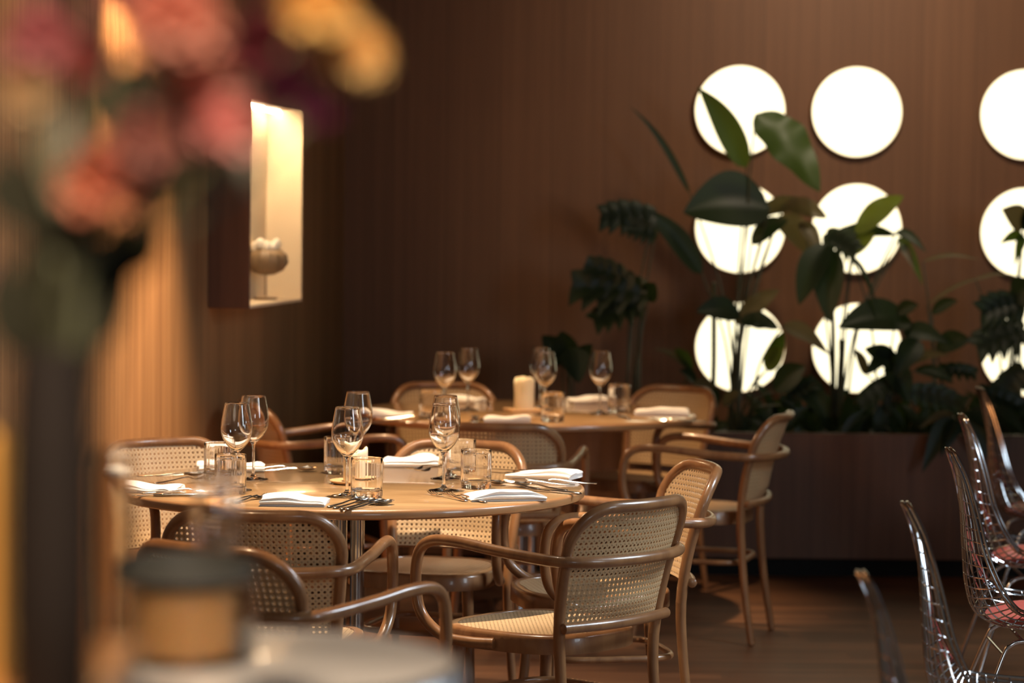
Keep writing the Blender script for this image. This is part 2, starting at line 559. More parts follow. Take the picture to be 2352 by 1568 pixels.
for j in range(3):
    for i in range(3):
        q = at(lx[i], ly[j][i], WD - 0.03)
        q.y = WD - 0.001
        if i == 0 and j == 0:
            lamp0.location = q; lamp0['label'] = names[0][0]
        else:
            copy_thing(lamp0, q, 0, names[j][i], 'round glowing wall lamps above the planter')

# ---------------------------------------------------------------- bentwood chair
ZB = [(0.0, -0.245), (0.2, -0.215), (0.40, -0.197), (0.46, -0.198), (0.54, -0.206), (0.62, -0.222), (0.70, -0.246), (0.76, -0.268), (0.82, -0.292)]
def yb(z):
    for (a, ya), (b, ybb) in zip(ZB, ZB[1:]):
        if z <= b:
            t = (z - a) / (b - a)
            return ya + (ybb - ya) * t
    return ZB[-1][1]
PX = 0.208
def back_y(x, z):
    k = min(1, max(0, (z - 0.44) / 0.1))
    return yb(z) - 0.048 * (1 - min(1, (x / pxz(z)) ** 2)) * k
TOPZ, CR = 0.794, 0.092
def pxz(z):
    'half width of the back, wider towards the top'
    t = min(1, max(0, (z - 0.40) / 0.30))
    return 0.178 + 0.030 * t

def cane_sheet(test, surf, u0, u1, v0, v1, pitch=0.0138, hole=0.225, th=0.0022):
    v, f, uv = [], [], []
    nu, nv = int((u1-u0)/pitch), int((v1-v0)/pitch)
    for i in range(nu + 1):
        for j in range(nv + 1):
            cu, cv = u0 + (i + 0.5) * pitch, v0 + (j + 0.5) * pitch
            if not test(cu, cv):
                continue
            n = len(v)
            h = pitch / 2
            outer = [(h, 0), (h, h), (0, h), (-h, h), (-h, 0), (-h, -h), (0, -h), (h, -h)]
            inner = [(math.cos(k*PI/4) * pitch * hole, math.sin(k*PI/4) * pitch * hole) for k in range(8)]
            for side in (0, 1):
                for (a, b) in outer + inner:
                    p, nn = surf(cu + a, cv + b)
                    v.append(p + nn * (th * (side - 0.5)))
                    uv.append(((cu + a) / pitch, (cv + b) / pitch))
            for k in range(8):
                l = (k + 1) % 8
                f.append((n+k, n+l, n+8+l, n+8+k))
                f.append((n+16+k, n+24+k, n+24+l, n+16+l))
                f.append((n+8+k, n+8+l, n+24+l, n+24+k))
    return v, f, uv

def build_uv(name, vfu, mat, parent):
    me = bpy.data.meshes.new(name)
    me.from_pydata([tuple(p) for p in vfu[0]], [], vfu[1])
    me.materials.append(mat)
    ul = me.uv_layers.new(name='UVMap')
    for lp in me.loops:
        ul.data[lp.index].uv = vfu[2][lp.vertex_index]
    o = bpy.data.objects.new(name, me)
    COL.objects.link(o)
    o.parent = parent
    return o

def seat_outline(a, off=0.0):
    # rounded trapezoid, slightly narrower at the rear
    n = 2.9
    c, s = math.cos(a), math.sin(a)
    x = math.copysign(abs(c) ** (2/n), c)
    y = math.copysign(abs(s) ** (2/n), s)
    wx = 0.232 - off
    yy = y * (0.214 - off)
    return x * (wx - 0.045 * (0.5 - yy / 0.43) ), yy + 0.014

def make_chair():
    r = empty('cane_armchair')
    tag(r, 'x', 'chair', 'bentwood and cane armchairs around the tables')
    rt = 0.0148
    # back frame: two posts and the bent top in one piece, above seat height
    path = []
    zs = [0.44, 0.48, 0.52, 0.56, 0.60, 0.64, 0.67, TOPZ - CR]
    for z in zs:
        path.append((-pxz(z), z))
    for k in range(1, 9):
        a = PI - k * PI / 16
        path.append((-PX + CR + CR * math.cos(a), TOPZ - CR + CR * math.sin(a)))
    for k in range(1, 6):
        path.append((-PX + CR + (PX - CR) * k / 6, TOPZ))
    path.append((0.0, TOPZ))
    full = path + [(-x, z) for x, z in reversed(path[:-1])]
    pts = [Vector((x, back_y(x, z), z)) for x, z in full]
    MB().add(tube(pts, rt, 14)).build('back_frame', BENT, r)
    # rear legs
    for s in (-1, 1):
        lp = spline([(s*0.192, yb(0.0), 0.0), (s*0.183, yb(0.2), 0.2), (s*0.178, yb(0.36), 0.36), (s*pxz(0.44), yb(0.44), 0.44)], 5)
        rs = [0.0125 + (rt - 0.0125) * i / (len(lp)-1) for i in range(len(lp))]
        lp[0].z = 0.005
        MB().add(tube(lp, rs, 14)).build('leg', BENT, r)
    for s in (-1, 1):
        lp = spline([(s*0.195, 0.185, 0.006), (s*0.178, 0.162, 0.2), (s*0.165, 0.15, 0.43)], 6)
        MB().add(tube(lp, [0.0115 + 0.006*i/(len(lp)-1) for i in range(len(lp))], 14)).build('leg', BENT, r)
    # arm rod
    half = [(0.208, -0.005, 0.436), (0.234, 0.055, 0.436), (0.252, 0.125, 0.445), (0.264, 0.185, 0.49), (0.268, 0.205, 0.55), (0.268, 0.205, 0.62),
            (0.267, 0.190, 0.662), (0.264, 0.150, 0.684), (0.260, 0.07, 0.686), (0.252, -0.03, 0.676), (0.241, -0.12, 0.668), (0.235, -0.19, 0.664), (0.222, -0.238, 0.662),
            (0.186, -0.274, 0.661), (0.130, -0.297, 0.660), (0.065, -0.311, 0.660), (0.0, -0.316, 0.660)]
    allp = half + [(-x, y, z) for x, y, z in reversed(half[:-1])]
    MB().add(tube(spline(allp, 5), 0.0142, 14)).build('armrest', BENT, r)
    # lower rail
    lr = [(x, back_y(x, 0.50) - 0.022, 0.495) for x in [-0.198 + 0.396*k/14 for k in range(15)]]
    MB().add(tube(lr, 0.0135, 12)).build('back_rail', BENT, r)
    # cane back
    def test(u, v):
        if v < 0.493 or v > TOPZ or abs(u) > pxz(v):
            return False
        if v > TOPZ - CR and abs(u) > PX - CR:
            return (abs(u) - (PX - CR)) ** 2 + (v - (TOPZ - CR)) ** 2 < CR ** 2
        return True
    def surf(u, v):
        e = 0.002
        p = Vector((u, back_y(u, v), v))
        du = Vector((u + e, back_y(u + e, v), v)) - p
        dv = Vector((u, back_y(u, v + e), v + e)) - p
        return p, du.cross(dv).normalized()
    build_uv('backrest', cane_sheet(test, surf, -0.2139, 0.2139, 0.490, 0.81, hole=0.262), CANE, r)
    # seat frame ring
    N = 64
    v, f = [], []
    rings = [(0.0, 0.418), (0.0, 0.456), (0.003, 0.462), (0.008, 0.465), (0.024, 0.465), (0.026, 0.461), (0.03, 0.418)]
    for off, z in rings:
        for k in range(N):
            x, y = seat_outline(2*PI*k/N, off)
            v.append((x, y, z))
    M_ = len(rings)
    for i in range(M_):
        j = (i + 1) % M_
        for k in range(N):
            l = (k + 1) % N
            f.append((i*N+k, i*N+l, j*N+l, j*N+k))
    MB().add((v, f)).build('seat_frame', BENT, r)
    def stest(u, w):
        a = math.atan2(w, u)
        # superellipse inside test
        n = 2.9
        w = w - 0.014
        wx = (0.232 - 0.024) - 0.045 * (0.5 - w / 0.43)
        return (abs(u) / wx) ** n + (abs(w) / 0.192) ** n < 1.0
    def ssurf(u, w):
        return Vector((u, w, 0.4625)), Vector((0, 0, 1))
    build_uv('seat', cane_sheet(stest, ssurf, -0.2415, 0.2415, -0.2139, 0.2277, hole=0.17), CANE, r)
    # hoop stretcher
    hp = []
    for k in range(48):
        a = 2*PI*k/48
        n = 4.5
        c, s = math.cos(a), math.sin(a)
        hp.append((math.copysign(abs(c)**(2/n), c) * 0.178, -0.018 + math.copysign(abs(s)**(2/n), s) * 0.176, 0.285))
    MB().add(tube(hp, 0.0095, 10, closed=True)).build('stretcher', BENT, r)
    return r

chair0 = make_chair()
CH = [  # x, y of the seat centre, rotation, label
    (-0.578, 6.55, -5, 'cane armchair turning its back to the camera, at the near table'),
    (0.098, 6.80, 48, 'sharp cane armchair at the right front of the near table, seen from behind'),
    (0.240, 7.50, 102, 'cane armchair tucked under the right side of the near table, facing left'),
    (-0.235, 7.92, 163, 'cane armchair facing the camera behind the near round table'),
    (-0.895, 7.92, 214, 'pale cane armchair behind the left edge of the near table'),
    (-0.66, 9.92, 290, 'dim cane armchair at the left side of the far table, facing right'),
    (-0.02, 9.22, -4, 'cane armchair between the two round tables with its back to the camera'),
    (0.665, 9.62, 74, 'cane armchair at the right of the far table, standing free before the planter'),
    (0.485, 10.72, 140, 'cane armchair behind the right side of the far table, by the planter'),
    (-0.23, 10.72, 190, 'cane armchair behind the left side of the far table, below two wine glasses'),
    (-0.475, 5.86, -32, 'blurred cane armchair in the lower left foreground'),
]
for i, (x, y, a, lab) in enumerate(CH):
    if i == 0:
        chair0.location = (x, y, 0); chair0.rotation_euler = (0, 0, R(a)); chair0['label'] = lab
    else:
        copy_thing(chair0, (x, y, 0), R(a), lab)

# ---------------------------------------------------------------- round tables
def make_table():
    r = empty('round_table')
    tag(r, 'x', 'table', 'round wooden restaurant tables')
    RT = 0.65
    top = lathe([(0, 0.722), (RT - 0.05, 0.722), (RT - 0.008, 0.724), (RT - 0.001, 0.7285), (RT, 0.735)] + [(RT - 0.001, 0.744), (RT - 0.004, 0.7485), (RT - 0.009, 0.75)], 160)
    m = MB().add(top)
    m.f.pop()
    m.mi.pop()
    m.build('table_edge', EDGEWOOD, r)
    MB().add(lathe([(RT - 0.009, 0.7498), (RT - 0.0095, 0.7502), (0, 0.7502)], 160)).build('tabletop', TOPWOOD, r)
    for k in range(4):
        a = PI/4 + k*PI/2
        MB().add(tube([(0.034*math.cos(a), 0.034*math.sin(a), 0.02), (0.034*math.cos(a), 0.034*math.sin(a), 0.705)], 0.0185, 24)).build('column', CHROME, r)
    MB().add(lathe([(0.0, 0.0), (0.25, 0.0), (0.25, 0.006), (0.2, 0.014), (0.08, 0.022), (0.0, 0.024)], 64)).build('base', CHROME, r)
    MB().add(lathe([(0, 0.704), (0.14, 0.704), (0.14, 0.7215), (0, 0.7215)], 32)).build('mounting_plate', DARK, r)
    return r
t1 = make_table()
t1.location = T1; t1['label'] = 'near round wooden table laid with glasses, napkins and cutlery'
t2 = copy_thing(t1, T2, R(25), 'far round wooden table in front of the planter, laid with glasses and napkins')

# ---------------------------------------------------------------- tableware
TZ = 0.7503
def make_wine_glass():
    pr = [(0.0, 0.0), (0.038, 0.0), (0.0405, 0.0008), (0.041, 0.0018), (0.039, 0.0028), (0.026, 0.0048), (0.012, 0.0085), (0.006, 0.014), (0.0042, 0.022), (0.0037, 0.045), (0.0037, 0.075),
          (0.0045, 0.093), (0.008, 0.103), (0.017, 0.112), (0.028, 0.124), (0.037, 0.139), (0.0415, 0.154), (0.0425, 0.167), (0.0412, 0.183), (0.038, 0.203), (0.0345, 0.222), (0.0322, 0.2345), (0.0318, 0.2352),
          (0.0312, 0.2345), (0.0334, 0.222), (0.0369, 0.203), (0.0401, 0.183), (0.0413, 0.167), (0.0402, 0.154), (0.0355, 0.140), (0.0262, 0.1262), (0.015, 0.1155), (0.006, 0.1095), (0.0, 0.1085)]
    pts = spline([(a, 0, b) for a, b in pr], 2)
    prof = [(max(0, p.x), p.z) for p in pts]
    o = MB().add(lathe(prof, 56)).build('wine_glass', GLASS, angle=80)
    return o
def make_tumbler():
    n = 16
    pr = [(0.0, 0.001), (0.030, 0.0), (0.0365, 0.001), (0.0392, 0.004), (0.0398, 0.010), (0.0398, 0.03), (0.0398, 0.06), (0.0398, 0.085), (0.0395, 0.098), (0.0388, 0.1),
          (0.0376, 0.0993), (0.0368, 0.092), (0.0366, 0.06), (0.0364, 0.03), (0.0350, 0.0205), (0.028, 0.0172), (0.0, 0.0165)]
    def mod(a, i, z):
        if 4 <= i <= 7: return 1 + 0.012 * abs(math.cos(n * a / 2)) - 0.012
        if 11 <= i <= 14: return 1 - 0.012 * abs(math.sin(n * a / 2))
        return 1
    return MB().add(lathe(pr, 128, mod)).build('tumbler', GLASS, angle=38)
wg0, tb0 = make_wine_glass(), make_tumbler()
wg0.location.z = -50; tb0.location.z = -50

used = set()
def place(src, loc, rz, label, cat, group, scale=None):
    key = src.name
    if key in used:
        o = src.copy()
        COL.objects.link(o)
    else:
        used.add(key); o = src
    o.location = loc
    o.rotation_euler = (0, 0, rz)
    if scale: o.scale = (scale,) * 3
    tag(o, label, cat, group)
    return o

GW = 'stemmed wine glasses on the tables'
GT = 'water tumblers on the tables'
for px, py, lab in [
        (543, 1126, 'wine glass behind the left front tumbler on the near table'),
        (582, 1101, 'taller looking wine glass at the left of the near table, behind another wine glass'),
        (797, 1139, 'wine glass standing in front of the candle on the near table'),
        (821, 1088, 'wine glass behind the candle on the near table'),
        (1019, 1127, 'front one of the two overlapping wine glasses at the right of the near table'),
        (1022, 1100, 'rear one of the two overlapping wine glasses at the right of the near table'),
        (1021, 956, 'leftmost wine glass on the far table'),
        (1075, 942, 'second wine glass from the left on the far table, slightly further back'),
        (1241, 938, 'wine glass just right of the far candle, the rear one of two overlapping'),
        (1251, 953, 'wine glass just right of the far candle, the front one of two overlapping'),
        (1378, 950, 'rightmost wine glass on the far table, standing alone')]:
    p = onz(px, py, TZ); p.z = TZ + 0.0003
    place(wg0, p, random.random()*6, lab, 'wine glass', GW)
for px, py, lab in [
        (529, 1134, 'tumbler at the left front of the near table'),
        (503, 1103, 'tumbler behind the left front tumbler, before a folded napkin'),
        (777, 1087, 'tumbler half hidden left of the near candle'),
        (842, 1143, 'tumbler standing before the candle beside four spoons'),
        (1093, 1121, 'tumbler at the right of the near table, in front of another one'),
        (1059, 1094, 'tumbler behind the right front tumbler on the near table'),
        (1269, 968, 'tumbler on the far table in front of the wine glasses by the candle'),
        (1421, 946, 'rightmost tumbler on the far table, beside the right wine glass'),
        (990, 962, 'leftmost tumbler on the far table')]:
    p = onz(px, py, TZ); p.z = TZ + 0.0003
    place(tb0, p, random.random()*6, lab, 'tumbler', GT, 1.06)

def make_candle(h, r, seed, shape='round'):
    random.seed(seed)
    root = empty('pillar_candle')
    ph = random.random()*6
    def mod(a, i, z):
        k = 1 + 0.015*math.sin(3*a+ph)
        if z > h*0.5: k += 0.035*max(0, math.sin(5*a+ph)) * (1 if i < 8 else 0)
        return k
    prof = [(r*0.99, 0), (r, 0.004), (r, h*0.3), (r, h*0.5), (r*1.01, h*0.7), (r*1.02, h*0.88), (r*1.0, h*0.97), (r*0.93, h), (r*0.84, h*0.985), (r*0.75, h*0.86), (r*0.4, h*0.80), (0.0, h*0.79)]
    v, f = lathe(prof, 48, mod)
    v = [(x, y, z + (0.006*math.sin(2*math.atan2(y, x)+ph)+0.0025*math.sin(5*math.atan2(y, x))) * (1 if z > h*0.84 and math.hypot(x, y) > r*0.7 else 0)) for x, y, z in v]
    MB().add((v, f)).build('wax_body', WAX, root)
    MB().add(tube([(0, 0, h*0.78), (0.001, 0, h*0.86), (0.004, 0, h*0.9)], 0.0013, 6)).build('wick', WICK, root)
    return root
def dish(kind):
    if kind == 'round':
        return MB().add(lathe([(0, 0), (0.052, 0), (0.063, 0.004), (0.066, 0.009), (0.064, 0.010), (0.055, 0.006), (0, 0.006)], 64)).build('candle_coaster', DISHM)
    return MB().add(box(-0.066, 0.066, -0.066, 0.066, 0, 0.009, 0.003)).build('candle_coaster', DISHM)
p = onz(812, 1110, TZ); p.z = TZ + 0.0003
d = dish('round'); d.location = p; tag(d, 'round wooden coaster under the near candle', 'coaster')
c = make_candle(0.088, 0.033, 3); c.location = p + Vector((0.004, 0, 0.0064)); tag(c, 'melted cream pillar candle in the middle of the near table', 'candle')
p = onz(1204, 944, TZ); p.z = TZ + 0.0003
d = dish('square'); d.location = p; d.rotation_euler.z = 0.3; tag(d, 'pale square coaster under the far candle', 'coaster')
c = make_candle(0.115, 0.038, 5); c.location = p + Vector((0, 0, 0.0094)); tag(c, 'tall cream pillar candle on the far table', 'candle')

# napkins: a ribbon of cloth folded over itself
def make_napkin(seed, L=0.2, D=0.13, layers=4, th=0.0042):
    random.seed(seed)
    path = []
    gap = th * 1.12
    for k in range(layers):
        y0, y1 = (-D/2, D/2) if k % 2 == 0 else (D/2, -D/2)
        sh = random.uniform(0, 0.012)
        z = th/2 + k*gap
        for j in range(9):
            t = j/8
            yy = y0 + (y1-y0)*t
            path.append((yy * (1 - sh*3), z))
        if k < layers - 1:
            s = 1 if y1 > 0 else -1
            for a in (0.25, 0.5, 0.75):
                path.append((y1*(1 - sh*3) + s*gap*0.5*math.sin(a*PI), z + gap*(1-math.cos(a*PI))/2))
    n = len(path)
    NX = 16
    v, f = [], []
    for i in range(NX + 1):
        x = -L/2 + L*i/NX
        for side in (1, -1):
            for j in range(n):
                a = Vector((path[max(j-1, 0)][0], path[max(j-1, 0)][1])); b = Vector((path[min(j+1, n-1)][0], path[min(j+1, n-1)][1]))
                tg = (b - a).normalized() if (b-a).length > 0 else Vector((1, 0))
                nm = Vector((-tg.y, tg.x))
                y, z = path[j][0] + nm.x*th*0.48*side, path[j][1] + nm.y*th*0.48*side
                k = z / (layers*gap)
                wz = k * (0.006*noise.noise(Vector((x*14, y*14, seed))) + 0.004*math.cos(x*24 + seed))
                edge = 1 - 0.04*k*math.cos(y*40+seed)
                soft = 1 - 0.25 * k * max(0, abs(x)/(L/2) - 0.85) / 0.15
                v.append((x*edge + 0.004*noise.noise(Vector((y*20, z*90, seed))), y + 0.004*k*math.sin(x*20+seed), max(0.0002, z*soft + wz*(0.35+k))))
    row = 2*n
    for i in range(NX):
        for j in range(n-1):
            f.append((i*row+j, i*row+j+1, (i+1)*row+j+1, (i+1)*row+j))
            f.append((i*row+n+j, (i+1)*row+n+j, (i+1)*row+n+j+1, i*row+n+j+1))
        for j in (0, n-1):
            f.append((i*row+j, i*row+n+j, (i+1)*row+n+j, (i+1)*row+j))
    for i in (0, NX):
        for j in range(n-1):
            f.append((i*row+j, i*row+j+1, i*row+n+j+1, i*row+n+j))
    return MB().add((v, f)).build('folded_napkin', LINEN, angle=60)
GN = 'folded white napkins on the tables'
for k, (px, py, L, D, a, lay, lab) in enumerate([
        (325, 1127, 0.20, 0.12, -12, 4, 'folded white napkin at the far left edge of the near table'),
        (530, 1079, 0.19, 0.12, 8, 4, 'folded white napkin behind the two left tumblers'),
        (943, 1067, 0.16, 0.14, 4, 5, 'folded white napkin at the back of the near table before a cane chair'),
        (1250, 1096, 0.19, 0.12, -20, 4, 'folded white napkin at the right back of the near table'),
        (1158, 1146, 0.20, 0.115, 14, 4, 'folded white napkin at the right front of the near table'),
        (676, 1158, 0.165, 0.115, -3, 4, 'folded white napkin on the front edge between forks and spoons'),
        (885, 955, 0.18, 0.13, -10, 4, 'folded napkin at the left edge of the far table'),
        (1068, 922, 0.13, 0.12, -20, 5, 'folded napkin at the back of the far table, behind two wine glasses'),
        (1165, 967, 0.165, 0.12, 0, 4, 'folded napkin at the front of the far table before the candle'),
        (1352, 922, 0.16, 0.13, 15, 4, 'folded napkin behind the right wine glass of the far table'),
        (1520, 951, 0.20, 0.13, -4, 4, 'folded napkin at the right edge of the far table')]):
    o = make_napkin(k + 2, L, D, lay)
    p = onz(px, py, TZ); p.z = TZ + 0.0003
    o.location = p; o.rotation_euler.z = R(a)
    tag(o, lab, 'napkin', GN)

# cutlery: built along +x from the handle end (0) to the head (0.2)
def strip(st, seg=10):
    "stations (x, halfwidth, halfthickness, z)"
    v, f = [], []
    for (x, w, t, z) in st:
        for k in range(seg):
            a = 2*PI*k/seg
            v.append((x, w*math.cos(a), z + t*math.sin(a)))
    n = len(st)
    for i in range(n-1):
        for k in range(seg):
            l = (k+1) % seg
            f.append((i*seg+k, i*seg+l, (i+1)*seg+l, (i+1)*seg+k))
    f.append(tuple(range(seg))); f.append(tuple(range((n-1)*seg, n*seg)))
    return v, f
def handle():
    return strip([(0.0, 0.003, 0.0012, 0.003), (0.002, 0.0062, 0.002, 0.003), (0.01, 0.0078, 0.0022, 0.003), (0.03, 0.007, 0.002, 0.0035), (0.07, 0.0045, 0.002, 0.006), (0.105, 0.003, 0.0022, 0.0095), (0.13, 0.0028, 0.0022, 0.0105)])
def make_fork():
    m = MB().add(handle())
    m.add(strip([(0.128, 0.0028, 0.002, 0.0105), (0.136, 0.004, 0.0016, 0.009), (0.143, 0.010, 0.0013, 0.006), (0.155, 0.012, 0.0011, 0.0035)]))
    for y in (-0.0098, -0.0033, 0.0033, 0.0098):
        m.add(strip([(0.150, 0.0022, 0.0011, 0.0042), (0.17, 0.0017, 0.0010, 0.0030), (0.19, 0.0014, 0.0009, 0.0065), (0.202, 0.0007, 0.0006, 0.0110)], 6) if False else
              xf(strip([(0.150, 0.0022, 0.0011, 0.0042), (0.17, 0.0017, 0.0010, 0.0030), (0.19, 0.0014, 0.0009, 0.0065), (0.202, 0.0007, 0.0006, 0.0110)], 6), Matrix.Translation((0, y, 0))))
    return m.build('fork', STEEL)
def make_spoon(sc=1.0):
    m = MB().add(handle())
    nu, nv = 12, 16
    v, f = [], []
    for side in (0, 1):
        for i in range(nu+1):
            for j in range(nv):
                rr = i/nu; a = 2*PI*j/nv
                x = 0.163 + 0.031*rr*math.cos(a); y = 0.0195*rr*math.sin(a) * (1 + 0.12*math.cos(a))
                z = 0.0022 + 0.0085*rr**2.2 + side*0.0011
                v.append((x, y, z))
    off = (nu+1)*nv
    for s in (0, 1):
        for i in range(nu):
            for j in range(nv):
                l = (j+1) % nv
                q = (s*off+i*nv+j, s*off+i*nv+l, s*off+(i+1)*nv+l, s*off+(i+1)*nv+j)
                f.append(q)
    for j in range(nv):
        l = (j+1) % nv
        f.append((nu*nv+j, nu*nv+l, off+nu*nv+l, off+nu*nv+j))
    m.add((v, f))
    o = m.build('spoon', STEEL)
    return o
def make_knife():
    m = MB().add(strip([(0.0, 0.003, 0.002, 0.0045), (0.003, 0.0068, 0.0038, 0.0045), (0.03, 0.0075, 0.004, 0.0045), (0.07, 0.006, 0.0038, 0.0045), (0.1, 0.005, 0.0036, 0.0045), (0.106, 0.004, 0.0025, 0.0045)]))
    m.add(strip([(0.105, 0.004, 0.0012, 0.0045), (0.115, 0.0085, 0.0010, 0.0045), (0.15, 0.0095, 0.0009, 0.0045), (0.19, 0.0085, 0.0008, 0.0045), (0.208, 0.005, 0.0006, 0.0045), (0.215, 0.0012, 0.0004, 0.0045)]))
    return m.build('knife', STEEL)
KIT = {'fork': make_fork(), 'spoon': make_spoon(), 'knife': make_knife()}
for q in KIT.values(): q.location.z = -50
GC = 'cutlery laid on the near table'
GC2 = 'cutlery laid on the far table'
CUT = [ # kind, centre px, direction in degrees on the table (0 = head to the right, 90 = head away), z lift, label
    ('fork', 577, 1149, 66, 0, 'fork lying left of the front napkin, nearer to it'),
    ('fork', 560, 1150, 58, 0.0, 'fork beside the front napkin, the outer left one of two'),
    ('spoon', 800, 1158, 62, 0, 'large spoon right of the front napkin, nearest to it'),
    ('spoon', 816, 1161, 60, 0, 'second spoon from the front napkin'),
    ('spoon', 834, 1163, 58, 0, 'third spoon from the front napkin'),
    ('spoon', 850, 1164, 56, 0, 'small spoon at the right end of the four in a row'),
    ('fork', 1030, 1144, 120, 0, 'fork at the right front with its tines to the wine glass foot, left of two'),
    ('fork', 1072, 1147, 122, 0, 'fork tucked against the right front napkin'),
    ('spoon', 1180, 1118, 135, 0, 'spoon lying between the two right napkins, the left one'),
    ('spoon', 1240, 1122, 138, 0, 'spoon lying behind the right front napkin'),
    ('knife', 1268, 1131, 140, 0, 'knife whose handle shows right of the right front napkin'),
    ('fork', 1240, 1113, 165, 0.0, 'fork lying in front of the right back napkin'),
    ('fork', 1290, 1110, 168, 0.0, 'fork at the right edge of the table in front of the right back napkin'),
    ('knife', 1165, 1090, 150, 0, 'knife left of the right back napkin'),
    ('knife', 1196, 1084, 150, 0, 'dark knife behind the right back napkin'),
    ('fork', 1003, 1080, 235, 0, 'fork with tines to the camera right of the back napkin'),
    ('fork', 985, 1076, 235, 0, 'fork with tines to the camera, touching the back napkin'),
    ('fork', 390, 1139, 14, 0, 'fork in front of the far left napkin, the front one'),
    ('fork', 408, 1132, 22, 0, 'fork in front of the far left napkin with tines pointing up right'),
    ('knife', 440, 1140, 8, 0, 'knife in front of the far left napkin, pointing to the tumbler'),
    ('spoon', 395, 1095, 8, 0, 'dark spoon behind the far left napkin, the left one'),
    ('spoon', 440, 1095, 5, 0, 'dark spoon behind the far left napkin, beside the tumbler'),
    ('fork', 415, 1106, 50, 0, 'fork handle lying behind the far left napkin'),
    ('fork', 628, 1078, 10, 0, 'fork right of the napkin at the left back, by the table rim'),
    ('spoon', 655, 1083, 12, 0, 'spoon at the back rim of the near table, right of two'),
]
for kind, px, py, a, lift, lab in CUT:
    p = onz(px, py, TZ)
    dv = Vector((math.cos(R(a)), math.sin(R(a)), 0))
    p = p - dv * 0.1
    p.z = TZ + 0.0003 + lift
    place(KIT[kind], p, R(a), lab, kind, GC)
for kind, px, py, a, lab in [
    ('spoon', 935, 962, 20, 'spoon at the left edge of the far table beside a napkin'),
    ('fork', 900, 972, 12, 'fork in front of the left napkin of the far table'),
    ('knife', 1100, 968, 80, 'knife left of the front napkin on the far table'),
    ('spoon', 1088, 966, 85, 'shiny spoon left of the front napkin on the far table'),
    ('fork', 1122, 930, 95, 'fork beside the back napkin on the far table'),
    ('knife', 1432, 960, 100, 'knife between the tumbler and the right napkin on the far table'),
    ('fork', 1560, 968, 170, 'fork before the right napkin of the far table')]:
    p = onz(px, py, TZ)
    dv = Vector((math.cos(R(a)), math.sin(R(a)), 0))
    p = p - dv * 0.1
    p.z = TZ + 0.0003
    place(KIT[kind], p, R(a), lab, kind, GC2)

